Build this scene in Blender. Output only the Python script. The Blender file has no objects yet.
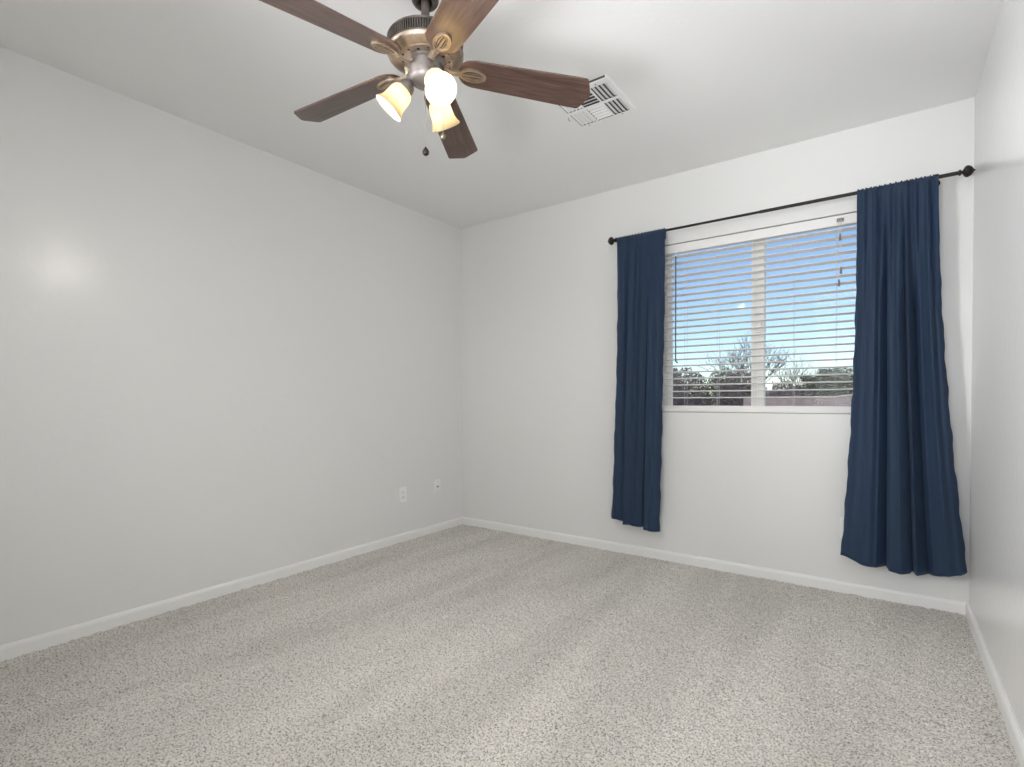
import bpy, bmesh, math, random
import numpy as np
from mathutils import Vector, Matrix
random.seed(7); rng = np.random.default_rng(11)
S = bpy.context.scene
COL = S.collection
PI = math.pi

# ------------------------------------------------------------------ camera
W, H, Y0 = 3.1865, 2.44, -3.85          # room: x 0..W, y Y0..0, z 0..H
cam_d = bpy.data.cameras.new('camera'); cam = bpy.data.objects.new('camera', cam_d); COL.objects.link(cam)
yaw, pitch, roll = -0.6233774, -0.0173848, -0.0038455
fw = Vector((math.sin(yaw)*math.cos(pitch), math.cos(yaw)*math.cos(pitch), math.sin(pitch)))
rt = fw.cross(Vector((0, 0, 1))).normalized(); up = rt.cross(fw)
r2 = rt*math.cos(roll)+up*math.sin(roll); u2 = -rt*math.sin(roll)+up*math.cos(roll)
cam.matrix_world = Matrix(((r2.x, u2.x, -fw.x, 2.8606), (r2.y, u2.y, -fw.y, -3.2660), (r2.z, u2.z, -fw.z, 1.0319), (0, 0, 0, 1)))
cam_d.sensor_width = 36; cam_d.lens = 520.68/1024*36; cam_d.shift_y = 25.15/1024
cam_d.clip_start = 0.02; cam_d.clip_end = 3000
S.camera = cam

# ------------------------------------------------------------------ light, sky, exposure
BULB = 600.0
SKY = 0.175
world = bpy.data.worlds.new('world'); S.world = world; world.use_nodes = True
wn = world.node_tree.nodes; wl = world.node_tree.links
bg = wn['Background']
sky = wn.new('ShaderNodeTexSky'); sky.sky_type = 'NISHITA'; sky.sun_disc = False
sky.sun_elevation = math.radians(48); sky.sun_rotation = math.radians(200); sky.altitude = 800; sky.dust_density = .6; sky.air_density = 1.0; sky.ozone_density = 2.5
wl.new(sky.outputs[0], bg.inputs[0]); bg.inputs[1].default_value = SKY
sun_d = bpy.data.lights.new('sun', 'SUN'); sun = bpy.data.objects.new('sun', sun_d); COL.objects.link(sun)
sun_d.energy = 3.6; sun_d.angle = 0.009; sun_d.color = (1, .95, .88)
sun.rotation_euler = Vector((0.32, -0.42, -0.85)).to_track_quat('-Z', 'Y').to_euler()
def area(name, loc, target, sx, sy, power, col, spread=PI):
    d = bpy.data.lights.new(name, 'AREA'); d.shape = 'RECTANGLE'; d.size = sx; d.size_y = sy; d.energy = power; d.color = col; d.spread = spread
    o = bpy.data.objects.new(name, d); COL.objects.link(o); o.location = loc
    o.rotation_euler = (Vector(target)-Vector(loc)).to_track_quat('-Z', 'Y').to_euler(); return o
area('ceiling_fill', (2.2, -3.7, .9), (2.2, -2.12, 2.44), .45, .45, 7, (.975, .985, 1), 1.2)          # added fill aimed up at the ceiling, in place of bounced flash
area('rear_fill', (2.35, -3.8, 1.6), (1.4, 0, 1.6), 1.2, 1.5, 22, (.965, .98, 1), 2.2)                   # added fill behind the camera
area('side_fill', (.6, -3.7, 1.5), (3.19, -1.4, 1.6), .5, .8, 12, (.97, .985, 1), 1.1)  # added fill from the left rear to brighten the right wall
S.view_settings.view_transform = 'Standard'; S.view_settings.look = 'None'
S.view_settings.gamma = 1; S.view_settings.use_curve_mapping = False
S.view_settings.exposure = 0.08
S.cycles.use_denoising = True
S.cycles.max_bounces = 14; S.cycles.diffuse_bounces = 9; S.cycles.transparent_max_bounces = 24
S.cycles.transmission_bounces = 10; S.cycles.sample_clamp_indirect = 6

# ------------------------------------------------------------------ helpers
def tag(o, label=None, cat=None, group=None, kind=None):
    for k, v in (('label', label), ('category', cat), ('group', group), ('kind', kind)):
        if v: o[k] = v
    return o
def empty(name, loc=(0, 0, 0), rz=0):
    o = bpy.data.objects.new(name, None); COL.objects.link(o); o.location = loc; o.rotation_euler = (0, 0, rz); o.empty_display_size = .1
    return o
def obj(name, bm, m, parent=None, smooth=None, loc=None, rot=None):
    me = bpy.data.meshes.new(name); bmesh.ops.recalc_face_normals(bm, faces=bm.faces)
    bm.to_mesh(me); bm.free(); me.materials.append(m)
    o = bpy.data.objects.new(name, me); COL.objects.link(o)
    if smooth is not None:
        me.polygons.foreach_set('use_smooth', [True]*len(me.polygons))
        if smooth < 180: me.set_sharp_from_angle(angle=math.radians(smooth))
    if parent: o.parent = parent
    if loc: o.location = loc
    if rot: o.rotation_euler = rot
    return o
def box(bm, x0, x1, y0, y1, z0, z1, bev=0, seg=2):
    r = bmesh.ops.create_cube(bm, size=1)
    vs = r['verts']
    for v in vs:
        v.co = Vector(((x0+x1)/2+v.co.x*(x1-x0), (y0+y1)/2+v.co.y*(y1-y0), (z0+z1)/2+v.co.z*(z1-z0)))
    if bev:
        es = {e for v in vs for e in v.link_edges}
        bmesh.ops.bevel(bm, geom=list(es), offset=bev, segments=seg, profile=.5, affect='EDGES')
def lathe(bm, prof, seg=48, M=None, closed=False):
    M = M or Matrix()
    rings = []
    for r, z in prof:
        if r < 1e-6: rings.append([bm.verts.new(M @ Vector((0, 0, z)))])
        else: rings.append([bm.verts.new(M @ Vector((r*math.cos(2*PI*k/seg), r*math.sin(2*PI*k/seg), z))) for k in range(seg)])
    pairs = list(zip(rings, rings[1:]))
    if closed: pairs.append((rings[-1], rings[0]))
    for a, b in pairs:
        for k in range(seg):
            k2 = (k+1) % seg
            if len(a) == 1 and len(b) == 1: continue
            if len(a) == 1: bm.faces.new((a[0], b[k], b[k2]))
            elif len(b) == 1: bm.faces.new((a[k2], a[k], b[0]))
            else: bm.faces.new((a[k], a[k2], b[k2], b[k]))
def tube(bm, pts, r, seg=8, cap=True):
    pts = [Vector(p) for p in pts]; rings = []
    rad = r if isinstance(r, (list, tuple)) else [r]*len(pts)
    ref = None
    for i, p in enumerate(pts):
        d = (pts[min(i+1, len(pts)-1)]-pts[max(i-1, 0)]).normalized()
        if ref is None: ref = Vector((0, 0, 1)) if abs(d.z) < .9 else Vector((1, 0, 0))
        a = d.cross(ref).normalized(); ref = a.cross(d).normalized()
        rings.append([bm.verts.new(p+(a*math.cos(2*PI*k/seg)+ref*math.sin(2*PI*k/seg))*rad[i]) for k in range(seg)])
    for A, B in zip(rings, rings[1:]):
        for k in range(seg): bm.faces.new((A[k], A[(k+1) % seg], B[(k+1) % seg], B[k]))
    if cap: bm.faces.new(rings[0][::-1]); bm.faces.new(rings[-1])
def prism(bm, outline, z0, z1, M=None):
    M = M or Matrix()
    a = [bm.verts.new(M @ Vector((x, y, z0))) for x, y in outline]; b = [bm.verts.new(M @ Vector((x, y, z1))) for x, y in outline]
    n = len(a); bm.faces.new(a[::-1]); bm.faces.new(b)
    for k in range(n): bm.faces.new((a[k], a[(k+1) % n], b[(k+1) % n], b[k]))
def align(p, d):   # matrix at p with local +z along d
    return Matrix.Translation(p) @ Vector(d).to_track_quat('Z', 'Y').to_matrix().to_4x4()

def mat(name, col=(.8, .8, .8), rough=.5, metal=0, spec=.5, **kw):
    m = bpy.data.materials.new(name); m.use_nodes = True
    b = m.node_tree.nodes['Principled BSDF']
    b.inputs['Base Color'].default_value = (*col, 1); b.inputs['Roughness'].default_value = rough
    b.inputs['Metallic'].default_value = metal; b.inputs['Specular IOR Level'].default_value = spec
    for k, v in kw.items(): b.inputs[k].default_value = v
    return m, m.node_tree.nodes, m.node_tree.links, b
def bump(m, scale, strength, dist=.002, detail=3, coord='Object', stretch=(1, 1, 1)):
    n, l = m.node_tree.nodes, m.node_tree.links; b = n['Principled BSDF']
    tc = n.new('ShaderNodeTexCoord'); mp = n.new('ShaderNodeMapping'); mp.inputs['Scale'].default_value = stretch
    no = n.new('ShaderNodeTexNoise'); no.inputs['Scale'].default_value = scale; no.inputs['Detail'].default_value = detail
    bp = n.new('ShaderNodeBump'); bp.inputs['Strength'].default_value = strength; bp.inputs['Distance'].default_value = dist
    l.new(tc.outputs[coord], mp.inputs[0]); l.new(mp.outputs[0], no.inputs['Vector']); l.new(no.outputs['Fac'], bp.inputs['Height']); l.new(bp.outputs[0], b.inputs['Normal'])
    return no, mp, bp
def noise_mix(m, c1, c2, scale, stretch=(1, 1, 1), lo=.35, hi=.65, detail=4, coord='Object', dist=0):
    n, l = m.node_tree.nodes, m.node_tree.links; b = n['Principled BSDF']
    tc = n.new('ShaderNodeTexCoord'); mp = n.new('ShaderNodeMapping'); mp.inputs['Scale'].default_value = stretch
    no = n.new('ShaderNodeTexNoise'); no.inputs['Scale'].default_value = scale; no.inputs['Detail'].default_value = detail; no.inputs['Distortion'].default_value = dist
    cr = n.new('ShaderNodeValToRGB'); cr.color_ramp.elements[0].position = lo; cr.color_ramp.elements[1].position = hi
    cr.color_ramp.elements[0].color = (*c1, 1); cr.color_ramp.elements[1].color = (*c2, 1)
    l.new(tc.outputs[coord], mp.inputs[0]); l.new(mp.outputs[0], no.inputs['Vector']); l.new(no.outputs['Fac'], cr.inputs[0]); l.new(cr.outputs[0], b.inputs['Base Color'])
    return cr

# ------------------------------------------------------------------ materials
PAINT = (.775, .775, .765)
m_wall, *_ = mat('wall_paint', PAINT, .25, spec=.5); bump(m_wall, 26, .22, .004, 5)
m_ceil, *_ = mat('ceiling_paint', (.87, .87, .865), .6, spec=.35); bump(m_ceil, 45, .2, .003, 4)
m_trim, *_ = mat('trim_paint', (.84, .84, .83), .35)
m_vinyl, *_ = mat('white_vinyl', (.82, .81, .78), .4)
m_slat, *_ = mat('blind_slat_white', (.93, .92, .905), .42)
_n, _l = m_slat.node_tree.nodes, m_slat.node_tree.links
_t = _n.new('ShaderNodeBsdfTranslucent'); _t.inputs[0].default_value = (.95, .93, .9, 1); _m = _n.new('ShaderNodeMixShader'); _m.inputs[0].default_value = .15
_l.new(_n['Principled BSDF'].outputs[0], _m.inputs[1]); _l.new(_t.outputs[0], _m.inputs[2]); _l.new(_m.outputs[0], _n['Material Output'].inputs[0])
m_cord, *_ = mat('blind_cord', (.62, .62, .6), .8)
m_wand, *_ = mat('grey_wand', (.09, .11, .13), .3)
m_tassel, *_ = mat('tassel_plastic', (.2, .19, .17), .5)
m_rod, *_ = mat('oil_rubbed_bronze', (.022, .018, .016), .42, metal=.4); bump(m_rod, 90, .2, .001)
m_plate, *_ = mat('outlet_plastic', (.86, .86, .84), .3)
m_slot, *_ = mat('outlet_slot', (.03, .03, .03), .6)
m_reg, *_ = mat('register_white', (.86, .86, .85), .4)
m_duct_shade, *_ = mat('duct_shade', (.05, .05, .05), .8)  # flat dark colour standing in for the shade above the louvers
m_bronze, *_ = mat('antique_bronze', (.36, .25, .17), .42, metal=.75); noise_mix(m_bronze, (.27, .21, .16), (.45, .36, .28), 30); bump(m_bronze, 220, .12, .001)
m_pewter, *_ = mat('dark_pewter', (.2, .18, .17), .45, metal=.6); noise_mix(m_pewter, (.15, .135, .13), (.26, .235, .225), 25)
m_dark, *_ = mat('dark_bronze', (.09, .076, .066), .45, metal=.55); noise_mix(m_dark, (.06, .05, .044), (.12, .1, .088), 25)
m_hole, *_ = mat('vent_shadow', (.012, .011, .01), .7)  # near-black colour painted in for shadow in vent gaps and plate holes
m_chain, *_ = mat('chain_metal', (.35, .33, .3), .35, metal=.9)
m_ball, *_ = mat('dark_wood_ball', (.02, .016, .015), .6, spec=.3)
m_fob, *_ = mat('brass_fob', (.3, .27, .2), .4, metal=.9)

m_wood, n, l, b = mat('walnut_blade', (.1, .04, .025), .33, spec=.5)
cr = noise_mix(m_wood, (.031, .017, .013), (.135, .077, .058), 9, (1.1, 17, 17), .3, .72, 8, dist=.6)
b.inputs['Coat Weight'].default_value = .35; b.inputs['Coat Roughness'].default_value = .3
e = cr.color_ramp.elements.new(.5); e.color = (.070, .038, .029, 1)
bump(m_wood, 14, .12, .001, 4, 'Object', (1, 16, 16))

# translucent shade glass
m_shade, n, l, b = mat('frosted_shade_glass', (.6, .57, .5), .3, spec=.5)
b.inputs['Transmission Weight'].default_value = 0
tr = n.new('ShaderNodeBsdfTranslucent'); tr.inputs[0].default_value = (.30, .255, .175, 1)
mx = n.new('ShaderNodeMixShader'); mx.inputs[0].default_value = .84
l.new(b.outputs[0], mx.inputs[1]); l.new(tr.outputs[0], mx.inputs[2]); l.new(mx.outputs[0], n['Material Output'].inputs[0])
m_bulb = bpy.data.materials.new('lit_bulb'); m_bulb.use_nodes = True; n = m_bulb.node_tree.nodes; l = m_bulb.node_tree.links
n.remove(n['Principled BSDF']); em = n.new('ShaderNodeEmission'); em.inputs[0].default_value = (1, .95, .88, 1); em.inputs[1].default_value = BULB
l.new(em.outputs[0], n['Material Output'].inputs[0])

# glass pane: clear with a thin reflection
m_glass, n, l, b = mat('window_glass', (1, 1, 1), 0)
n.remove(b); tp = n.new('ShaderNodeBsdfTransparent'); tp.inputs[0].default_value = (.95, .97, .97, 1)
gl = n.new('ShaderNodeBsdfGlossy'); gl.inputs['Roughness'].default_value = .02
fr = n.new('ShaderNodeFresnel'); fr.inputs[0].default_value = 1.18; mx = n.new('ShaderNodeMixShader')
l.new(fr.outputs[0], mx.inputs[0]); l.new(tp.outputs[0], mx.inputs[1]); l.new(gl.outputs[0], mx.inputs[2]); l.new(mx.outputs[0], n['Material Output'].inputs[0])

# curtain fabric
m_cloth, n, l, b = mat('navy_curtain_fabric', (.042, .071, .122), .6, spec=.28)
b.inputs['Sheen Weight'].default_value = .35; b.inputs['Sheen Tint'].default_value = (.35, .5, .8, 1); b.inputs['Sheen Roughness'].default_value = .4
tc = n.new('ShaderNodeTexCoord')
w1 = n.new('ShaderNodeTexNoise'); w1.inputs['Scale'].default_value = 1; w1.inputs['Detail'].default_value = 2
mp = n.new('ShaderNodeMapping'); mp.inputs['Scale'].default_value = (120, 120, 900)
w2 = n.new('ShaderNodeTexNoise'); w2.inputs['Scale'].default_value = 14; w2.inputs['Detail'].default_value = 4
ad = n.new('ShaderNodeMath'); ad.operation = 'MULTIPLY_ADD'; ad.inputs[1].default_value = .12
bp = n.new('ShaderNodeBump'); bp.inputs['Strength'].default_value = .35; bp.inputs['Distance'].default_value = .006
l.new(tc.outputs['Object'], mp.inputs[0]); l.new(mp.outputs[0], w1.inputs['Vector']); l.new(tc.outputs['Object'], w2.inputs['Vector'])
l.new(w1.outputs['Fac'], ad.inputs[0]); l.new(w2.outputs['Fac'], ad.inputs[2]); l.new(ad.outputs[0], bp.inputs['Height']); l.new(bp.outputs[0], b.inputs['Normal'])
tr = n.new('ShaderNodeBsdfTranslucent'); tr.inputs[0].default_value = (.14, .25, .44, 1)
mx = n.new('ShaderNodeMixShader'); mx.inputs[0].default_value = .42
l.new(b.outputs[0], mx.inputs[1]); l.new(tr.outputs[0], mx.inputs[2]); l.new(mx.outputs[0], n['Material Output'].inputs[0])

# carpet: flecked fibre, broad streaks where the pile lies differently
m_carpet, n, l, b = mat('frieze_carpet', (.6, .57, .52), .95, spec=.1)
b.inputs['Sheen Weight'].default_value = .25; b.inputs['Sheen Roughness'].default_value = .5
tc = n.new('ShaderNodeTexCoord')
n1 = n.new('ShaderNodeTexNoise'); n1.inputs['Scale'].default_value = 160; n1.inputs['Detail'].default_value = 3; n1.inputs['Roughness'].default_value = .7
c1 = n.new('ShaderNodeValToRGB'); c1.color_ramp.elements[0].position = .35; c1.color_ramp.elements[1].position = .53
c1.color_ramp.elements[0].color = (.17, .158, .14, 1); c1.color_ramp.elements[1].color = (.74, .705, .655, 1)
mp2 = n.new('ShaderNodeMapping'); mp2.inputs['Rotation'].default_value = (0, 0, math.radians(3)); mp2.inputs['Scale'].default_value = (3.4, .55, 1)
n2 = n.new('ShaderNodeTexNoise'); n2.inputs['Scale'].default_value = 1.3; n2.inputs['Detail'].default_value = 3; n2.inputs['Distortion'].default_value = .5
c2 = n.new('ShaderNodeValToRGB'); c2.color_ramp.elements[0].position = .38; c2.color_ramp.elements[1].position = .62
c2.color_ramp.elements[0].color = (.91, .908, .905, 1); c2.color_ramp.elements[1].color = (1.05, 1.05, 1.05, 1)
mm = n.new('ShaderNodeMix'); mm.data_type = 'RGBA'; mm.blend_type = 'MULTIPLY'; mm.inputs[0].default_value = 1
l.new(tc.outputs['Object'], n1.inputs['Vector']); l.new(n1.outputs['Fac'], c1.inputs[0])
l.new(tc.outputs['Object'], mp2.inputs[0]); l.new(mp2.outputs[0], n2.inputs['Vector']); l.new(n2.outputs['Fac'], c2.inputs[0])
l.new(c1.outputs[0], mm.inputs[6]); l.new(c2.outputs[0], mm.inputs[7]); l.new(mm.outputs[2], b.inputs['Base Color'])
bp = n.new('ShaderNodeBump'); bp.inputs['Strength'].default_value = .6; bp.inputs['Distance'].default_value = .004
n3 = n.new('ShaderNodeTexNoise'); n3.inputs['Scale'].default_value = 260; n3.inputs['Detail'].default_value = 2
l.new(tc.outputs['Object'], n3.inputs['Vector']); l.new(n3.outputs['Fac'], bp.inputs['Height']); l.new(bp.outputs[0], b.inputs['Normal'])

# outdoors
m_ground, *_ = mat('desert_gravel', (.5, .43, .36), .95); noise_mix(m_ground, (.44, .37, .3), (.58, .5, .42), 6)
m_block, *_ = mat('pink_block', (.5, .33, .28), .9); noise_mix(m_block, (.46, .34, .30), (.58, .45, .40), 5)
m_twig, *_ = mat('bare_twigs', (.22, .17, .14), .9); noise_mix(m_twig, (.14, .11, .1), (.3, .245, .22), 3)
m_leafo, *_ = mat('olive_leaves', (.16, .19, .09), .8); noise_mix(m_leafo, (.09, .092, .055), (.25, .25, .15), 2.5)
m_leafb, *_ = mat('brown_leaves', (.23, .17, .13), .85); noise_mix(m_leafb, (.15, .115, .105), (.36, .29, .25), 2.5)
m_hill, *_ = mat('hazy_hill', (.24, .30, .42), .95)  # blue distance haze mixed into the base colour
m_ext, *_ = mat('stucco', (.55, .47, .38), .9)

# ------------------------------------------------------------------ room shell
WX0, WX1, WZ0, WZ1, WD = 1.668, 2.810, .948, 2.008, .16
bm = bmesh.new()
nx, ny = 600, 720
me = bpy.data.meshes.new('floor')
xs = np.linspace(-.005, W+.005, nx); ys = np.linspace(Y0-.005, .005, ny)
X, Y = np.meshgrid(xs, ys, indexing='ij')
def smooth(a, k):
    for _ in range(k): a = (a+np.roll(a, 1, 0)+np.roll(a, -1, 0)+np.roll(a, 1, 1)+np.roll(a, -1, 1))/5
    return (a-a.mean())/a.std()
Z = .0018*smooth(rng.normal(size=X.shape), 1)+.0008*smooth(rng.normal(size=X.shape), 12)
Z = np.clip(Z, -.005, .006)
X = X+rng.normal(size=X.shape)*.0012; Y = Y+rng.normal(size=X.shape)*.0012
bm.free()
co = np.stack([X, Y, Z], -1).reshape(-1, 3).astype(np.float32)
idx = np.arange(nx*ny).reshape(nx, ny)
q = np.stack([idx[:-1, :-1], idx[1:, :-1], idx[1:, 1:], idx[:-1, 1:]], -1).reshape(-1)
me.vertices.add(len(co)); me.vertices.foreach_set('co', co.ravel())
me.loops.add(len(q)); me.loops.foreach_set('vertex_index', q.astype(np.int32))
npoly = len(q)//4; me.polygons.add(npoly); me.polygons.foreach_set('loop_start', np.arange(0, len(q), 4, dtype=np.int32))
me.update(calc_edges=True); me.validate(); me.materials.append(m_carpet)
me.polygons.foreach_set('use_smooth', [True]*npoly)
tag(bpy.data.objects.new('floor', me), 'beige grey frieze carpet floor', None, None, 'structure'); COL.objects.link(bpy.data.objects['floor'])

def struct(name, bm, m, label, **k): return tag(obj(name, bm, m, **k), label, kind='structure')
T = .15
bm = bmesh.new(); box(bm, -T, W+T, Y0-T, WD, H, H+.12); struct('ceiling', bm, m_ceil, 'flat white ceiling')
bm = bmesh.new(); box(bm, -T, 0, Y0-T, WD, -.1, H); struct('wall_left', bm, m_wall, 'long blank white wall on the left')
bm = bmesh.new(); box(bm, W, W+T, Y0-T, WD, -.1, H); struct('wall_right', bm, m_wall, 'white wall at the right edge')
bm = bmesh.new(); box(bm, -T, W+T, Y0-T, Y0, -.1, H); struct('wall_front', bm, m_wall, 'white wall behind the camera')
bm = bmesh.new()
def frame_wall(bm, x0, x1, z0, z1, hx0, hx1, hz0, hz1, y0, y1):
    def ring(y, a, c, b_, d): return [bm.verts.new((a, y, b_)), bm.verts.new((c, y, b_)), bm.verts.new((c, y, d)), bm.verts.new((a, y, d))]
    o0, i0 = ring(y0, x0, x1, z0, z1), ring(y0, hx0, hx1, hz0, hz1)
    o1, i1 = ring(y1, x0, x1, z0, z1), ring(y1, hx0, hx1, hz0, hz1)
    for k in range(4):
        j = (k+1) % 4
        bm.faces.new((o0[k], o0[j], i0[j], i0[k])); bm.faces.new((o1[k], i1[k], i1[j], o1[j]))
        bm.faces.new((i0[k], i0[j], i1[j], i1[k])); bm.faces.new((o0[k], o1[k], o1[j], o0[j]))
frame_wall(bm, 0, W, -.1, H, WX0, WX1, WZ0, WZ1, 0, WD)
wb = struct('wall_back', bm, m_wall, 'white wall with the window in it')
bm = bmesh.new(); box(bm, -T, W+T, Y0-T, WD, -.22, -.1); struct('trim_slab', bm, m_ext, 'slab under the carpet')

# window unit in the recess
win = tag(empty('window_1', ((WX0+WX1)/2, .1, WZ0)), 'white vinyl sliding window with two panes behind the blind', kind='structure')
wc = (WX0+WX1)/2
def wobj(name, bm, m, **k):
    for v in bm.verts: v.co -= Vector(((WX0+WX1)/2, .1, WZ0))
    return obj(name, bm, m, win, **k)
bm = bmesh.new(); frame_wall(bm, WX0, WX1, WZ0, WZ1, WX0+.035, WX1-.035, WZ0+.018, WZ1-.010, .075, .15); wobj('window_frame', bm, m_vinyl)
bm = bmesh.new(); frame_wall(bm, WX0+.034, wc+.037, WZ0+.017, WZ1-.009, WX0+.060, wc-.033, WZ0+.036, WZ1-.024, .085, .112); wobj('sash', bm, m_vinyl)
bm = bmesh.new(); frame_wall(bm, wc-.034, WX1-.034, WZ0+.017, WZ1-.009, wc+.036, WX1-.060, WZ0+.036, WZ1-.024, .1125, .138); wobj('sash', bm, m_vinyl)
bm = bmesh.new(); box(bm, WX0+.059, wc-.032, .098, .102, WZ0+.035, WZ1-.023); wobj('pane', bm, m_glass)
bm = bmesh.new(); box(bm, wc+.035, WX1-.059, .124, .128, WZ0+.035, WZ1-.023); wobj('pane', bm, m_glass)
bm = bmesh.new(); box(bm, wc-.012, wc+.02, .075, .085, 1.42, 1.48, .003); wobj('latch', bm, m_vinyl)

# baseboards
def baseboard(name, x0, x1, y0, y1, side):
    bm = bmesh.new()
    h, t = .060, .014
    prof = [(0, -.01), (t, -.01), (t, h-.014), (t-.003, h-.006), (t-.008, h-.001), (0, h)]
    if side == 'back': A, B, nrm = Vector((x0, 0, 0)), Vector((x1, 0, 0)), Vector((0, -1, 0))
    if side == 'left': A, B, nrm = Vector((0, y0, 0)), Vector((0, y1, 0)), Vector((1, 0, 0))
    if side == 'right': A, B, nrm = Vector((W, y0, 0)), Vector((W, y1, 0)), Vector((-1, 0, 0))
    if side == 'front': A, B, nrm = Vector((x0, Y0, 0)), Vector((x1, Y0, 0)), Vector((0, 1, 0))
    a = [bm.verts.new(A+nrm*d+Vector((0, 0, z))) for d, z in prof]; b = [bm.verts.new(B+nrm*d+Vector((0, 0, z))) for d, z in prof]
    n = len(a); bm.faces.new(a); bm.faces.new(b[::-1])
    for k in range(n): bm.faces.new((a[k], b[k], b[(k+1) % n], a[(k+1) % n]))
    struct('baseboard_'+name, bm, m_trim, 'low white baseboard along the %s wall' % name)
baseboard('back', 0, W, 0, 0, 'back'); baseboard('left', 0, 0, Y0, -.0145, 'left'); baseboard('right', 0, 0, Y0, -.0145, 'right'); baseboard('front', .0145, W-.0145, 0, 0, 'front')

# ------------------------------------------------------------------ window blind
bl = tag(empty('window_blind', (wc, .0, WZ1)), 'white two-inch slat blind lowered over the window with open slats', 'blind')
def bobj(name, bm, m, **k):
    for v in bm.verts: v.co -= Vector((wc, 0, WZ1))
    return obj(name, bm, m, bl, **k)
BX0, BX1 = WX0+.004, WX1-.004
bm = bmesh.new(); box(bm, BX0, BX1, .004, .012, 1.950, WZ1-.006, .002); box(bm, BX0+.003, BX1-.003, .0125, .064, 1.955, WZ1-.004, .002); bobj('headrail', bm, m_slat)
LAD = [1.834, 2.030, 2.2345, 2.437, 2.639]
tilt = math.radians(5)
NS = 23
pitch_s = .0405
for k in range(NS):
    zc = 1.930-k*pitch_s
    bm = bmesh.new()
    # crowned cross-section, room edge slightly higher
    nseg = 6; top = []; bot = []
    for i in range(nseg+1):
        u = -1+2*i/nseg; yy = .038+.025*u; zz = -u*.025*math.tan(tilt)+.0016*(1-u*u)
        top.append((yy, zc+zz+.0014)); bot.append((yy, zc+zz-.0014))
    prof = top+bot[::-1]
    xs_ = [BX0+.002, BX1-.002]
    lift = [0, 0]
    if k == NS-1:
        xs_ = [BX0+.002, 2.632, 2.645, BX1-.002]; lift = [0, 0, .002, .024]
    elif k >= NS-3:
        xs_ = [BX0+.002, 2.63, BX1-.002]; lift = [0, 0, .004 if k == NS-2 else .002]
    rings = [[bm.verts.new((x, y, z+dz)) for y, z in prof] for x, dz in zip(xs_, lift)]
    for A, B in zip(rings, rings[1:]):
        for i in range(len(prof)): bm.faces.new((A[i], A[(i+1) % len(prof)], B[(i+1) % len(prof)], B[i]))
    bm.faces.new(rings[0][::-1]); bm.faces.new(rings[-1])
    bobj('slat', bm, m_slat)
bm = bmesh.new(); box(bm, BX0+.001, BX1-.001, .010, .066, .9505, .990, .005, 3); bobj('bottom_rail', bm, m_slat, smooth=40)
for x in LAD:
    bm = bmesh.new()
    for y in (.0115, .0655): tube(bm, [(x, y, 1.957), (x, y, .985)], .0008, 5)
    for k in range(NS): tube(bm, [(x, .0115, 1.926-k*pitch_s), (x, .0655, 1.926-k*pitch_s-.004)], .0005, 4)
    bobj('ladder_cord', bm, m_cord)
bm = bmesh.new(); tube(bm, [(1.783, -.004, 1.925), (1.783, -.004, 1.28)], .0042, 8); tube(bm, [(1.783, -.004, 1.283), (1.785, -.006, 1.268), (1.797, -.010, 1.258)], .0045, 8); bobj('tilt_wand', bm, m_wand, smooth=60)
bm = bmesh.new(); tube(bm, [(1.783, .004, 1.955), (1.783, -.006, 1.95), (1.783, -.004, 1.925)], .002, 6); box(bm, 1.777, 1.789, -.002, .006, 1.945, 1.965, .001); bobj('wand_hook', bm, m_slat)
lc = None
bm = bmesh.new()
tube(bm, [(2.655, .004, 1.99), (2.655, -.004, 1.975), (2.656, -.006, 1.895)], .0011, 5)
tube(bm, [(2.661, .004, 1.99), (2.661, -.004, 1.975), (2.664, -.006, 1.80), (2.661, -.006, 1.72)], .0011, 5)
tube(bm, [(2.648, .004, 1.985), (2.648, -.005, 1.97), (2.642, -.006, 1.80), (2.652, -.006, 1.655)], .0011, 5)
lc = bobj('lift_cord', bm, m_cord)
for x, z in ((2.656, 1.885), (2.661, 1.71), (2.652, 1.645)):
    bm = bmesh.new(); lathe(bm, [(0, .018), (.0025, .017), (.004, .008), (.0062, -.016), (.0055, -.019), (0, -.019)], 12, Matrix.Translation((x-wc, -.006, z-WZ1)))
    obj('tassel', bm, m_tassel, lc, smooth=40)
bm = bmesh.new(); box(bm, 2.64, 2.672, -.003, .0045, 1.966, 1.985, .002); bobj('cord_lock', bm, m_tassel)

# ------------------------------------------------------------------ curtain rod
RY, RZ = -.09, 2.071
rod = tag(empty('curtain_rod', (2.27, 0, RZ)), 'dark bronze curtain rod with knob finials above the window', 'curtain rod')
def ro(name, bm, m, **k):
    for v in bm.verts: v.co -= Vector((2.27, 0, RZ))
    return obj(name, bm, m, rod, **k)
bm = bmesh.new(); tube(bm, [(1.41, RY, RZ), (2.30, RY, RZ)], .0072, 16); tube(bm, [(2.28, RY, RZ), (3.128, RY, RZ)], .0088, 16); ro('rod_tube', bm, m_rod, smooth=50)
def finial(xc, s):
    bm = bmesh.new(); M = Matrix.Translation((xc, RY, RZ)) @ Matrix.Rotation(s*PI/2, 4, 'Y')
    prof = [(0, .0265), (.003, .0255), (.0045, .021), (.010, .019), (.020, .012), (.0255, .002), (.0262, -.003), (.0225, -.011), (.0125, -.0165), (.0078, -.019), (.0072, -.022), (.0122, -.0245), (.0138, -.028), (.0122, -.032), (.009, -.034), (.009, -.044), (0, -.044)]
    lathe(bm, [(r, z) for r, z in prof], 32, M); return bm
ro('finial', finial(1.385, -1), m_rod, smooth=50); ro('finial', finial(3.157, 1), m_rod, smooth=50)
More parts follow.
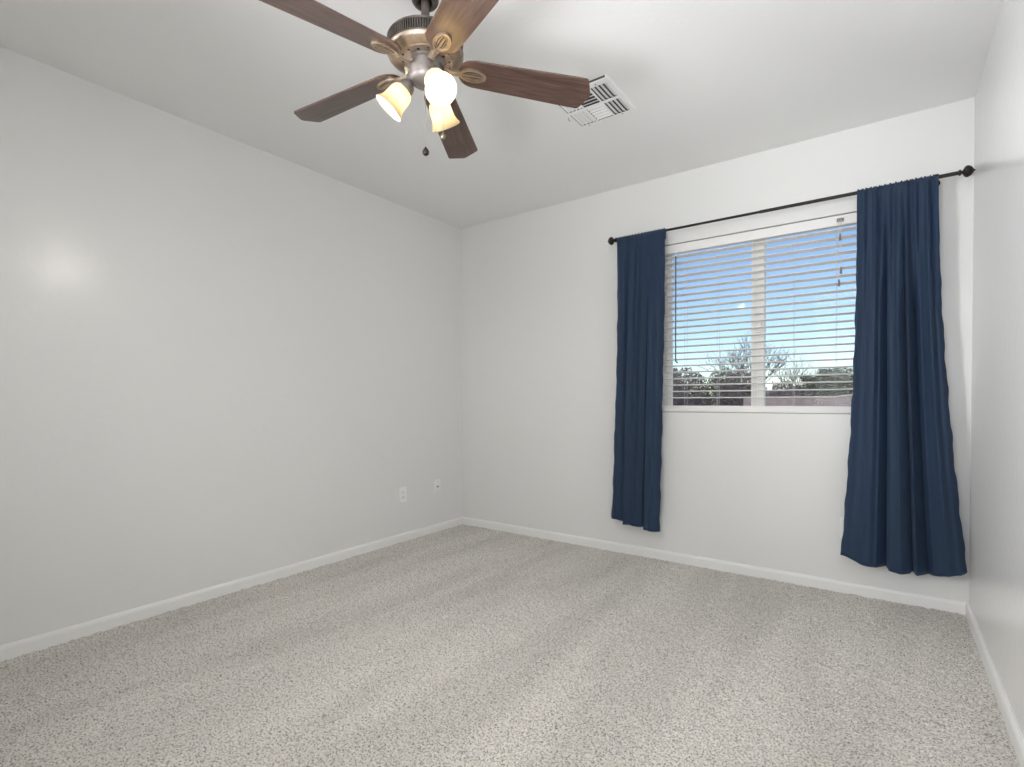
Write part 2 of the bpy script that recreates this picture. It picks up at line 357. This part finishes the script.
for x in (1.424, 3.046):
    bm = bmesh.new()
    tube(bm, [(x-.007, RY, RZ), (x+.007, RY, RZ)], .0145, 18)
    tube(bm, [(x, RY+.010, RZ), (x, -.003, RZ)], .0055, 10)
    M = Matrix.Translation((x, 0, RZ)) @ Matrix.Rotation(PI/2, 4, 'X')
    lathe(bm, [(0, .006), (.014, .005), (.019, .0015), (.019, .0), (0, 0)], 24, M)
    ro('bracket', bm, m_rod, smooth=50)

# ------------------------------------------------------------------ curtains
def curtain(name, label, top, bot, bulges, big, fine, seed, zb, sag, ex=(1.3, 1.3), amp=1.9):
    """top/bot = (x0,x1); big = [(s, depth)] fold profile at the hem; fine = gathers at the rod."""
    r = random.Random(seed)
    NSX, NT = 260, 110
    bs = [b[0] for b in big]; bd = [b[1] for b in big]
    ph = [r.uniform(0, 6.28) for _ in range(6)]
    zt = RZ+.0135
    vs = []
    for j in range(NT+1):
        t = j/NT; tt = t**1.0
        # vertical position: dense near header
        fr_ = (t**1.25)
        row = []
        for i in range(NSX+1):
            s = i/NSX
            x0 = top[0]+(bot[0]-top[0])*fr_**ex[0]+bulges[0]*math.sin(PI*fr_); x1 = top[1]+(bot[1]-top[1])*fr_**ex[1]+bulges[1]*math.sin(PI*fr_)
            hem = zb+sag(s)
            z = zt+(hem-zt)*fr_
            B = amp*np.interp(s, bs, bd)
            wt = min(1, max(0, (fr_-.02)/.35)); wt = wt*wt*(3-2*wt)
            f = 0
            for a, fq, p in fine: f += a*math.sin(2*PI*fq*s+p+1.2*math.sin(2*PI*s*1.7+ph[0]))
            decay = math.exp(-fr_*1.7)
            y = f*(.30+.70*min(1, fr_/.10))*decay+B*wt
            # small crinkles down the cloth and along the side hems
            edge = math.exp(-s*22)+math.exp(-(1-s)*22)
            y += .0022*math.sin(z*9+s*16+ph[1])*(.4+fr_)+.0016*math.sin(z*31+ph[2]+s*5)*edge+.0012*math.sin(z*17+ph[3]+s*40)*wt
            xx = x0+(x1-x0)*s + .0022*math.sin(z*26+ph[4])*edge*wt + .0012*math.sin(z*61+ph[5])*edge*wt
            # cloth goes in front of the rod
            yy = RY-.0125-.004+y
            if fr_ < .012: yy = RY-.0125*math.sqrt(max(0, fr_/.012))*1.0-.004*(fr_/.012)+y*(fr_/.012)
            z2 = z+ (.0026*math.sin(2*PI*17*s+ph[3]+2*math.sin(7*s))+.0022*math.sin(2*PI*29*s+ph[5]))*(1-min(1, fr_/.02))
            row.append((xx, yy, z2))
        vs.append(row)
    me = bpy.data.meshes.new(name)
    base_ = Vector(((top[0]+top[1])/2, RY, RZ))
    co = [(x-base_.x, y-base_.y, z-base_.z) for row in vs for x, y, z in row]
    # the short back flap of the rod pocket
    for kk in range(1, 9):
        a = PI/2*kk/3 if kk <= 3 else PI/2
        for i in range(NSX+1):
            x, y, z = vs[0][i]
            if kk <= 3: yy = RY+.0125*math.sin(a); zz = RZ+.0135*math.cos(a)
            else: yy = RY+.0125-.0004*kk; zz = RZ-.010*(kk-3)
            co.append((x-base_.x, yy-base_.y, zz-base_.z))
    fc = []
    n1 = NSX+1
    for j in range(NT):
        for i in range(NSX): fc.append((j*n1+i, j*n1+i+1, (j+1)*n1+i+1, (j+1)*n1+i))
    o0 = (NT+1)*n1
    for kk in range(8):
        for i in range(NSX):
            a = (o0+(kk-1)*n1) if kk else 0
            fc.append((a+i+1, a+i, o0+kk*n1+i, o0+kk*n1+i+1))
    me.from_pydata(co, [], fc); me.materials.append(m_cloth); me.polygons.foreach_set('use_smooth', [True]*len(me.polygons))
    o = bpy.data.objects.new(name, me); COL.objects.link(o); o.location = base_
    sd = o.modifiers.new('thickness', 'SOLIDIFY'); sd.thickness = .0012; sd.offset = 0
    return tag(o, label, 'curtain', 'navy curtain panels on the rod')
fineL = [(.0115, 5.2, .4), (.0055, 9.1, 1.2)]
curtain('curtain', 'narrow navy curtain panel hanging left of the window', (1.430, 1.748), (1.383, 1.712), (.004, -.004),
        [(0, .012), (.06, -.002), (.26, .006), (.29, .020), (.315, -.016), (.5, -.010), (.66, .004), (.71, .024), (.735, -.014), (.85, -.012), (.96, .004), (1, .010)], fineL, 3, .222,
        lambda s: (.022*(1-s)-.012*(1 if s > .3 else 0)+.003*math.sin(s*19)-(.01 if s > .72 else 0)))
fineR = [(.0125, 6.2, 2.1), (.0065, 10.9, .2)]
curtain('curtain', 'wide flaring navy curtain panel hanging right of the window by the corner', (2.733, 3.052), (2.674, 3.170), (.002, -.004),
        [(0, .004), (.05, -.002), (.18, -.020), (.30, -.012), (.385, .030), (.41, -.010), (.50, -.022), (.57, -.004), (.60, .026), (.625, -.014), (.68, .006), (.72, .026), (.76, .004), (.86, -.016), (.95, -.008), (1, .004)], fineR, 5, .222,
        lambda s: float(np.interp(s, [0, .3, .6, .8, .95, 1], [0, -.033, -.042, -.032, -.008, .006]))+.003*math.sin(s*24), (2.2, 1.6), 2.0)

# ------------------------------------------------------------------ outlets
def outlet(name, label, cat, M, duplex=True, group=None):
    root = tag(empty(name), label, cat, group); root.matrix_world = M     # local: x right, z up, -y out of the wall
    bm = bmesh.new(); box(bm, -.035, .035, -.006, .0, -.0575, .0575, .003, 3); obj('cover_plate', bm, m_plate, root, smooth=40)
    if duplex:
        for z in (.0195, -.0195):
            bm = bmesh.new(); ol = []
            for k in range(32):
                a = 2*PI*k/32; ol.append((max(-.0165, min(.0165, .0175*math.cos(a)*1.1)), max(-.0135, min(.0135, .0175*math.sin(a)))))
            prism(bm, ol, 0, .0025, Matrix.Translation((0, -.0055, z)) @ Matrix.Rotation(PI/2, 4, 'X')); r = obj('receptacle', bm, m_plate, root)
            bm = bmesh.new(); box(bm, -.0075, -.005, -.0084, -.0078, z-.002, z+.006); box(bm, .005, .0075, -.0084, -.0078, z-.001, z+.005)
            lathe(bm, [(0, .0003), (.0028, .0003), (.0028, -.0003), (0, -.0003)], 12, Matrix.Translation((0, -.0081, z-.0075)) @ Matrix.Rotation(PI/2, 4, 'X')); obj('slots', bm, m_slot, r)
        bm = bmesh.new(); lathe(bm, [(0, .0012), (.0025, .0008), (.003, 0), (0, 0)], 12, Matrix.Translation((0, -.006, 0)) @ Matrix.Rotation(PI/2, 4, 'X')); obj('screw', bm, m_chain, root)
    else:
        bm = bmesh.new(); lathe(bm, [(0, .001), (.0032, .001), (.0036, .008), (.0046, .008), (.0046, 0), (.0075, 0), (.0075, -.001), (0, -.001)][::-1], 16, Matrix.Translation((0, -.006, 0)) @ Matrix.Rotation(PI/2, 4, 'X')); obj('jack', bm, m_chain, root)
        for z in (.042, -.042):
            bm = bmesh.new(); lathe(bm, [(0, .0012), (.0025, .0008), (.003, 0), (0, 0)], 12, Matrix.Translation((0, -.006, z)) @ Matrix.Rotation(PI/2, 4, 'X')); obj('screw', bm, m_chain, root)
RL = Matrix.Rotation(PI/2, 4, 'Z')   # local -y -> +x
outlet('wall_outlet', 'white duplex outlet low on the left wall, farther from the corner', 'outlet', Matrix.Translation((0, -.660, .343)) @ RL)
outlet('cable_jack', 'white wall plate with a single jack on the left wall next to the corner', 'wall plate', Matrix.Translation((0, -.300, .352)) @ RL, False)
outlet('wall_outlet', 'white outlet half hidden behind the right curtain below the window', 'outlet', Matrix.Translation((2.700, 0, .343)))

# ------------------------------------------------------------------ ceiling register
RX0, RX1, RY0, RY1 = 1.566, 1.862, -1.172, -.850
reg = tag(empty('air_register', ((RX0+RX1)/2, (RY0+RY1)/2, H)), 'square white louvered air register on the ceiling beside the fan', 'air vent')
cxr, cyr = (RX0+RX1)/2, (RY0+RY1)/2
def rg(name, bm, m, **k):
    for v in bm.verts: v.co -= Vector((cxr, cyr, H))
    return obj(name, bm, m, reg, **k)
cells = []   # x0,x1,y0,y1,dir,lean
cells += [(1.585, 1.667, -1.135, -1.012, 'y', 1), (1.585, 1.667, -.992, -.868, 'y', 1)]
cells += [(1.675, 1.758, -1.135, -1.012, 'x', 1), (1.675, 1.758, -.992, -.868, 'x', -1)]
cells += [(1.768, 1.848, -1.135, -1.012, 'y', -1), (1.768, 1.848, -.992, -.868, 'y', -1)]
zt_, zf = H-.0005, H-.011
bm = bmesh.new()
xs_ = sorted({RX0, 1.585, 1.667, 1.675, 1.758, 1.768, 1.848, RX1}); ys_ = sorted({RY0, -1.135, -1.012, -.992, -.868, RY1})
gv = {(i, j): bm.verts.new((x, y, zf)) for i, x in enumerate(xs_) for j, y in enumerate(ys_)}
for i in range(len(xs_)-1):
    for j in range(len(ys_)-1):
        mx_, my_ = (xs_[i]+xs_[i+1])/2, (ys_[j]+ys_[j+1])/2
        if any(c[0] < mx_ < c[1] and c[2] < my_ < c[3] for c in cells): continue
        bm.faces.new((gv[i, j], gv[i+1, j], gv[i+1, j+1], gv[i, j+1]))
ext = bmesh.ops.extrude_face_region(bm, geom=list(bm.faces))
for v in [g for g in ext['geom'] if isinstance(g, bmesh.types.BMVert)]: v.co.z = zf+.0015
# rolled outer lip meeting the ceiling
for a, b_ in (((RX0-.004, RX0+.002), (RY0-.004, RY1+.004)), ((RX1-.002, RX1+.004), (RY0-.004, RY1+.004)), ((RX0, RX1), (RY1-.002, RY1+.004))):
    box(bm, a[0], a[1], b_[0], b_[1], H-.0105, H-.0002 if not (b_[1] < RY0+.01) else H-.004, .001)
rg('register_face', bm, m_reg)
bm = bmesh.new(); box(bm, RX0+.004, RX1-.002, RY0+.001, RY1-.004, H-.0015, H-.0005); box(bm, RX0+.01, RX1-.001, RY0-.0012, RY0+.003, H-.0088, H-.0005); rg('register_shade', bm, m_duct_shade)  # dark sheet behind the louvers, dark strip as shadow line at the near edge
for x0, x1, y0, y1, d, lean in cells:
    bm = bmesh.new(); nb = 5 if d == 'x' else 4
    for k in range(nb):
        f = (k+.5)/nb; wdt = {('y', 1): .0142, ('x', -1): .0118, ('x', 1): .0165, ('y', -1): .0185}[d, lean]; a = lean*math.radians(30)
        if d == 'y':
            c = Vector((x0+(x1-x0)*f, 0, H-.0066)); dx, dz = wdt*math.cos(a), wdt*math.sin(a)*.9
            pts = [(c.x-dx/2*1.1, c.z-dz/2), (c.x+dx/2*1.1, c.z+dz/2)]
            v = [bm.verts.new((px, y, pz+o)) for y in (y0, y1) for px, pz in pts for o in (0, .0009)]
        else:
            c = Vector((0, y0+(y1-y0)*f, H-.0066)); dx, dz = wdt*1.15*math.cos(a), wdt*math.sin(a)*.9
            pts = [(c.y-dx/2*1.1, c.z-dz/2), (c.y+dx/2*1.1, c.z+dz/2)]
            v = [bm.verts.new((x, py, pz+o)) for x in (x0, x1) for py, pz in pts for o in (0, .0009)]
        for q4 in ((0, 1, 3, 2), (4, 6, 7, 5), (0, 2, 6, 4), (1, 5, 7, 3), (0, 4, 5, 1), (2, 3, 7, 6)): bm.faces.new([v[i] for i in q4])
    rg('louver_bank', bm, m_reg)
for x, y in ((1.802, -1.150), (1.802, -.858), (1.623, -.858), (1.623, -1.150)):
    bm = bmesh.new(); lathe(bm, [(0, -.0022), (.003, -.0016), (.0042, 0), (0, 0)], 12, Matrix.Translation((x, y, zf))); rg('screw', bm, m_chain, smooth=40)
bm = bmesh.new(); tube(bm, [(RX0+.004, -.98, H-.010), (RX0+.002, -.98, H-.018), (RX0+.002, -.965, H-.020)], .002, 6); rg('damper_lever', bm, m_chain)

# ------------------------------------------------------------------ ceiling fan
FX, FY = 1.7139, -2.1148
fan = tag(empty('ceiling_fan', (FX, FY, H)), 'bronze five-blade ceiling fan with walnut blades and three lit glass shades', 'ceiling fan')
def fz(z): return z-H
bm = bmesh.new(); lathe(bm, [(0, 0), (.066, 0), (.067, -.012), (.064, -.05), (.056, -.10), (.045, -.155), (.0405, -.185), (.0405, -.197), (.036, -.204), (.029, -.206), (.022, -.202), (.021, -.18), (0, -.175)], 48)
obj('canopy', bm, m_dark, fan, smooth=40)
bm = bmesh.new(); lathe(bm, [(0, -.17), (.0125, -.17), (.0125, -.296), (.026, -.300), (.028, -.318), (0, -.318)], 32); obj('downrod', bm, m_dark, fan, smooth=40)
bm = bmesh.new()
Zt, Zb = fz(2.120), fz(2.083)
lathe(bm, [(.040, Zb-.001), (.1125, Zb-.001), (.1155, Zb-.003), (.1150, Zb-.006), (.109, Zb-.013), (.098, Zb-.019), (.084, Zb-.0225), (.0835, Zb-.0255), (.040, Zb-.0255)], 72, closed=True)
body = obj('motor_housing', bm, m_bronze, fan, smooth=35)
bm = bmesh.new()
lathe(bm, [(0, Zt+.012), (.03, Zt+.012), (.05, Zt+.010), (.104, Zt+.005), (.112, Zt+.002), (.1145, Zt-.001), (.1135, Zt-.005), (.1045, Zt-.0055), (.1045, Zb+.004), (.1135, Zb+.004), (.1155, Zb+.001), (.1135, Zb-.001), (0, Zb-.001)], 72)
band = obj('vent_band', bm, m_dark, fan, smooth=35)
bm = bmesh.new()
for k in range(96):
    a = 2*PI*k/96; R = Matrix.Rotation(a, 4, 'Z'); b0 = len(bm.verts)
    v0 = set(bm.verts); box(bm, .1038, .1128, -.0017, .0017, Zb+.003, Zt-.0045)
    for v in bm.verts:
        if v not in v0: v.co = R @ v.co
obj('vent_ribs', bm, m_dark, band)
bm = bmesh.new(); lathe(bm, [(.1046, Zb+.0042), (.1052, Zb+.0042), (.1052, Zt-.0056), (.1046, Zt-.0056)], 72, closed=True); obj('vent_gap_shadow', bm, m_hole, band)  # dark ring colours in the shadow behind the ribs
for k in range(15):
    a = 2*PI*(k+.35)/15; rr_ = .073 if k % 3 else .066; hr = .0034 if k % 3 else .005
    bm = bmesh.new(); lathe(bm, [(0, -.0006), (hr, -.0006), (hr, .0002), (0, .0002)], 12, Matrix.Translation((rr_*math.cos(a), rr_*math.sin(a), Zb-.0256)))
    obj('plate_hole_shadow', bm, m_hole, body)  # dark disc in place of an open, shadowed hole
# switch housing
Zs = Zb-.0255
bm = bmesh.new(); lathe(bm, [(0, Zs+.001), (.060, Zs+.001), (.062, Zs-.003), (.058, Zs-.006), (.0515, Zs-.008), (.0500, Zs-.020), (.0500, Zs-.048), (.047, Zs-.056), (.036, Zs-.064), (.018, Zs-.069), (.008, Zs-.071), (.007, Zs-.078), (0, Zs-.080)], 48)
hub = obj('switch_housing', bm, m_pewter, fan, smooth=40)
# blades and irons
PH = math.radians(45.81); droop = .0735; bp_ = math.radians(-12)
def blade_outline():
    o = []
    r0, r1, rt_ = -.052, .346, .374
    for k in range(0, 13):
        a = PI/2+PI*k/12
        o.append((r0+.046+.046*math.cos(a), .049*math.sin(a)))
    n = 10
    for k in range(1, n): t = k/n; o.append((r0+.046+(r1-r0-.046)*t, -(.049+(.0605-.049)*t)))
    o += [(r1-.004, -.0606), (r1+.002, -.0590), (r1+.006, -.054), (rt_-.002, -.006), (rt_, 0), (rt_-.002, .006), (r1+.006, .054), (r1+.002, .0590), (r1-.004, .0606)]
    for k in range(n-1, 0, -1): t = k/n; o.append((r0+.046+(r1-r0-.046)*t, (.049+(.0605-.049)*t)))
    return o
bm = bmesh.new(); prism(bm, blade_outline(), -.0028, .0028)
bmesh.ops.bevel(bm, geom=[e for e in bm.edges if abs(e.verts[0].co.z-e.verts[1].co.z) < 1e-6], offset=.0012, segments=2, affect='EDGES')
blade0 = obj('blade', bm, m_wood, fan, smooth=40)
def oval(cx, a, b_, n=36, ph=0): return [(cx+a*math.cos(2*PI*k/n), b_*math.sin(2*PI*k/n)) for k in range(n)]
def ringprism(bm, o, i, z0, z1):
    n = len(o); V = [[bm.verts.new((x, y, z)) for x, y in L] for L in (o, i) for z in (z0, z1)]
    for k in range(n):
        j = (k+1) % n
        bm.faces.new((V[0][k], V[0][j], V[1][j], V[1][k])); bm.faces.new((V[2][k], V[3][k], V[3][j], V[2][j]))
        bm.faces.new((V[1][k], V[1][j], V[3][j], V[3][k])); bm.faces.new((V[0][k], V[2][k], V[2][j], V[0][j]))
bm = bmesh.new()
c0 = -.006
ringprism(bm, oval(c0, .042, .0245), oval(c0, .034, .0175), -.0085, -.0030)       # oval medallion rim
ringprism(bm, oval(c0, .034, .0175), oval(c0+.001, .029, .0135), -.0060, -.0030)    # inner step
prism(bm, [(c0-.033, -.0032), (c0+.031, -.0024), (c0+.031, .0024), (c0-.033, .0032)], -.0080, -.0030)  # centre bar
for s in (-1, 1):   # leaf shaped ribs between the slots
    prism(bm, [(c0-.030, s*.0060), (c0-.01, s*.0100), (c0+.012, s*.0100), (c0+.028, s*.0055), (c0+.012, s*.0075), (c0-.01, s*.0075)][::s], -.0075, -.0030)
# neck running back to the motor plate
pts = [(-.044, 0, -.0060), (-.06, 0, -.0075), (-.078, 0, -.0075), (-.094, 0, -.004)]
for A, B, wa, wb_ in ((pts[0], pts[1], .010, .0075), (pts[1], pts[2], .0075, .008), (pts[2], pts[3], .008, .014)):
    v = []
    for p_, w_ in ((A, wa), (B, wb_)):
        for yy, zz in ((-w_, -.003), (-w_*.6, -.0055), (w_*.6, -.0055), (w_, -.003), (w_, .003), (-w_, .003)): v.append(bm.verts.new((p_[0], yy, p_[2]+zz)))
    for k in range(6): bm.faces.new((v[k], v[(k+1) % 6], v[6+(k+1) % 6], v[6+k]))
    bm.faces.new(v[:6][::-1]); bm.faces.new(v[6:])
box(bm, -.096, -.080, -.010, .010, -.004, .0175, .002)
iron0 = obj('blade_arm', bm, m_bronze, fan, smooth=35)
for k in range(5):
    a = PH+k*2*PI/5
    M = Matrix.Translation((.15*math.cos(a), .15*math.sin(a), fz(2.0385))) @ Matrix.Rotation(a, 4, 'Z') @ Matrix.Rotation(droop, 4, 'Y') @ Matrix.Rotation(bp_, 4, 'X')
    b_ = blade0 if k == 0 else blade0.copy(); i_ = iron0 if k == 0 else iron0.copy()
    if k: COL.objects.link(b_); COL.objects.link(i_); b_.parent = fan; i_.parent = fan
    b_.matrix_local = M; i_.matrix_local = M
# three lamps
for th in (-23, 101, 217):
    t = math.radians(th); out = Vector((math.cos(t), math.sin(t), 0))
    tl = math.radians(27 if th == -24 else 41); neck = out*.062+Vector((0, 0, fz(1.980))); mouth = neck+.080*(out*math.sin(tl)-Vector((0, 0, math.cos(tl))))
    ax = (mouth-neck).normalized(); L = (mouth-neck).length
    bm = bmesh.new(); tube(bm, [out*.036+Vector((0, 0, fz(2.024))), out*.050+Vector((0, 0, fz(2.016))), neck-ax*.012], [.010, .010, .012], 16)
    lathe(bm, [(0, -.024), (.013, -.023), (.021, -.015), (.0245, -.004), (.0255, .006), (.0235, .006), (.0225, -.003), (0, -.003)], 32, align(neck, ax))
    obj('lamp_socket', bm, m_pewter, fan, smooth=40)
    bm = bmesh.new()
    po = [(.0215, -.002), (.0225, .003), (.029, .009), (.0335, .018), (.0350, .030), (.0355, .042), (.0370, .056), (.0410, .068), (.0480, .079)]
    pi_ = [(r-.0022, z) for r, z in po][::-1]
    lathe(bm, po+[(.0475, .0805)]+pi_, 48, align(neck, ax), closed=True)
    sh = obj('lamp_shade', bm, m_shade, fan, smooth=60)
    bm = bmesh.new(); lathe(bm, [(0, .006), (.009, .008), (.0105, .018), (.018, .030), (.0225, .041), (.0215, .052), (.014, .061), (0, .065)], 24, align(neck, ax))
    obj('light_bulb', bm, m_bulb, sh, smooth=180)
# pull chains
for (x, y, z0, z1, kind) in ((.0, -.002, Zs-.079, fz(1.800), 'ball'), (.0335, .018, Zs-.045, fz(1.845), 'fob')):
    bm = bmesh.new()
    if kind == 'fob': pts_ = [(x, y, z0), (x+.012, y+.006, z0-.004), (x+.013, y+.007, z0-.02), (x+.013, y+.007, z1)]
    else: pts_ = [(x, y, z0), (x, y, z1)]
    tube(bm, pts_, .0009, 6)
    px_, py_, _ = pts_[-1]; z = z1
    while z < pts_[-2][2]:
        bmesh.ops.create_uvsphere(bm, u_segments=6, v_segments=4, radius=.0014, matrix=Matrix.Translation((px_, py_, z))); z += .006
    ch = obj('pull_chain', bm, m_chain, fan, smooth=60)
    bm = bmesh.new()
    if kind == 'ball': lathe(bm, [(0, .004), (.003, .003), (.004, .0), (.0075, -.004), (.0107, -.011), (.010, -.017), (.0055, -.0215), (0, -.022)], 24, Matrix.Translation((px_, py_, z1))); obj('chain_ball', bm, m_ball, ch, smooth=60)
    else: lathe(bm, [(0, .004), (.003, .002), (.0035, -.004), (.007, -.007), (.0085, -.012), (.007, -.018), (.003, -.021), (0, -.021)], 20, Matrix.Translation((px_, py_, z1))); obj('chain_fob', bm, m_fob, ch, smooth=60)

# ------------------------------------------------------------------ outdoors
bm = bmesh.new(); gx = [-400, -60, -20, -8, -3, 0, 3, 8, 20, 60, 400]; gy = [.17, 2, 5, 9, 14, 20, 30, 60, 150, 700]
gvv = [[bm.verts.new((x, y, -.2)) for y in gy] for x in gx]
for i in range(len(gx)-1):
    for j in range(len(gy)-1): bm.faces.new((gvv[i][j], gvv[i+1][j], gvv[i+1][j+1], gvv[i][j+1]))
struct('ground', bm, m_ground, 'bare desert ground outside the window')
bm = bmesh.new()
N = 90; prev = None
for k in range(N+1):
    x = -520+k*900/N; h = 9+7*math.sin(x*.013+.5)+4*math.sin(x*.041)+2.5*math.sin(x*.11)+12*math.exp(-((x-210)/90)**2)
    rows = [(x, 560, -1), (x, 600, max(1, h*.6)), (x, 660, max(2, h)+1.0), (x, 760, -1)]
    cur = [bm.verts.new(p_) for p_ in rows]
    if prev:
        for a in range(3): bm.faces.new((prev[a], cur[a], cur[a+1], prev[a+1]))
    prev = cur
struct('hills', bm, m_hill, 'low hills on the horizon with haze blue in their colour', smooth=60)
bm = bmesh.new(); box(bm, .1, 4.2, 10, 10.2, -.2, 1.04); box(bm, .07, 4.23, 9.98, 10.22, 1.04, 1.08)
for i in range(11): box(bm, .1+i*.39, .106+i*.39, 9.995, 10.0, -.2, 1.04)
tag(obj('garden_wall', bm, m_block), 'pinkish block garden wall outside, low in the right pane', 'garden wall')

def twig_tree(bm, base_, h, spread, depth, r, rr, br=3, thick=.012):
    def rec(p, d, L, rad, k):
        q = p+d*L
        mid = (p+q)/2+Vector((r.uniform(-1, 1), r.uniform(-1, 1), r.uniform(-.5, .5)))*L*.08
        tube(bm, [p, mid, q], [rad, rad*.85, rad*.68], 4, cap=False)
        if k == 0: return
        for _ in range(br):
            nd = (d+Vector((r.uniform(-1, 1), r.uniform(-1, 1), r.uniform(-.35, .8)))*spread).normalized()
            rec(p.lerp(q, r.uniform(.55, 1)), nd, L*r.uniform(.6, .85), rad*.62, k-1)
    for _ in range(rr):
        d = Vector((r.uniform(-.5, .5), r.uniform(-.3, .3), 1)).normalized()
        rec(Vector(base_), d, h*r.uniform(.28, .36), thick, depth)
def leaf_cloud(bm, c, rx, ry, rz, n, size, r, lump=0.25):
    for _ in range(n):
        while True:
            a = Vector((r.uniform(-1, 1), r.uniform(-1, 1), r.uniform(-1, 1)))
            if .25 < a.length < 1+lump*math.sin(a.x*9+c[0])*math.sin(a.z*7+c[1]): break
        p = Vector(c)+Vector((a.x*rx, a.y*ry, a.z*rz))
        d1 = Vector((r.uniform(-1, 1), r.uniform(-1, 1), r.uniform(-1, 1))).normalized(); d2 = d1.orthogonal().normalized()
        s = size*r.uniform(.6, 1.4)
        v = [bm.verts.new(p+d1*s), bm.verts.new(p+d2*s*.45), bm.verts.new(p-d1*s), bm.verts.new(p-d2*s*.45)]
        bm.faces.new(v)
def shrub(x, y, w, h, label, ml, n, seed, bare=.5):
    r = random.Random(seed)
    root = tag(empty('desert_shrub', (x, y, -.2)), label, 'shrub', 'desert shrubs beyond the window')
    bm = bmesh.new(); twig_tree(bm, (0, 0, 0), h, .75, 3, r, 9, 3, .02); 
    for v in bm.verts: v.co.x *= .55*w/h; v.co.y *= .4
    obj('branches', bm, m_twig, root)
    bm = bmesh.new(); leaf_cloud(bm, (0, 0, h*.45), w*.5, .85, h*.47, n, .05, r); obj('foliage', bm, ml, root)
sp = [(-4.9, 18.6, 2.0, 2.95, m_leafo, 'greenish shrub at the left side of the left pane', 5200),
      (-2.75, 14.6, 1.5, 2.50, m_leafb, 'tall dry brown shrub in the left part of the left pane', 5200),
      (-2.75, 19.5, 1.9, 2.75, m_leafo, 'olive shrub in the middle of the left pane', 4800),
      (-1.15, 15.2, 1.5, 2.42, m_leafb, 'dry brown shrub at the right of the left pane', 4800),
      (-.75, 21.5, 1.7, 2.15, m_leafb, 'low brown shrub just right of the centre mullion', 4200),
      (.45, 16.0, 1.5, 1.80, m_leafb, 'low grey brown shrub in the middle of the right pane', 4200),
      (2.35, 16.2, 1.5, 1.72, m_leafo, 'low olive shrub towards the right curtain', 4200),
      (3.3, 21.0, 1.9, 1.85, m_leafb, 'low shrub partly behind the right curtain', 4200)]
for k, (x, y, w, h, ml, lb, n_) in enumerate(sp): shrub(x, y, w, h, lb, ml, n_, 50+k)
r = random.Random(99)
tree = tag(empty('bare_tree', (-3.9, 30, -.2)), 'bare leafless tree rising left of the centre mullion', 'tree')
bm = bmesh.new(); twig_tree(bm, (0, 0, 0), 5.4, .62, 5, r, 4, 3, .05); obj('branches', bm, m_twig, tree)
tree = tag(empty('bare_tree', (-2.2, 38, -.2)), 'smaller bare tree seen through the right pane', 'tree')
bm = bmesh.new(); twig_tree(bm, (0, 0, 0), 5.2, .7, 4, r, 4, 3, .05); obj('branches', bm, m_twig, tree)
tree = tag(empty('round_tree', (.85, 26.5, -.2)), 'round olive green tree in the right pane', 'tree')
bm = bmesh.new(); twig_tree(bm, (0, 0, 0), 2.0, .6, 3, r, 5, 3, .05); obj('branches', bm, m_twig, tree)
bm = bmesh.new(); leaf_cloud(bm, (0, 0, 1.65), 1.65, 1.1, 1.1, 9500, .065, r, .15); obj('foliage', bm, m_leafo, tree)
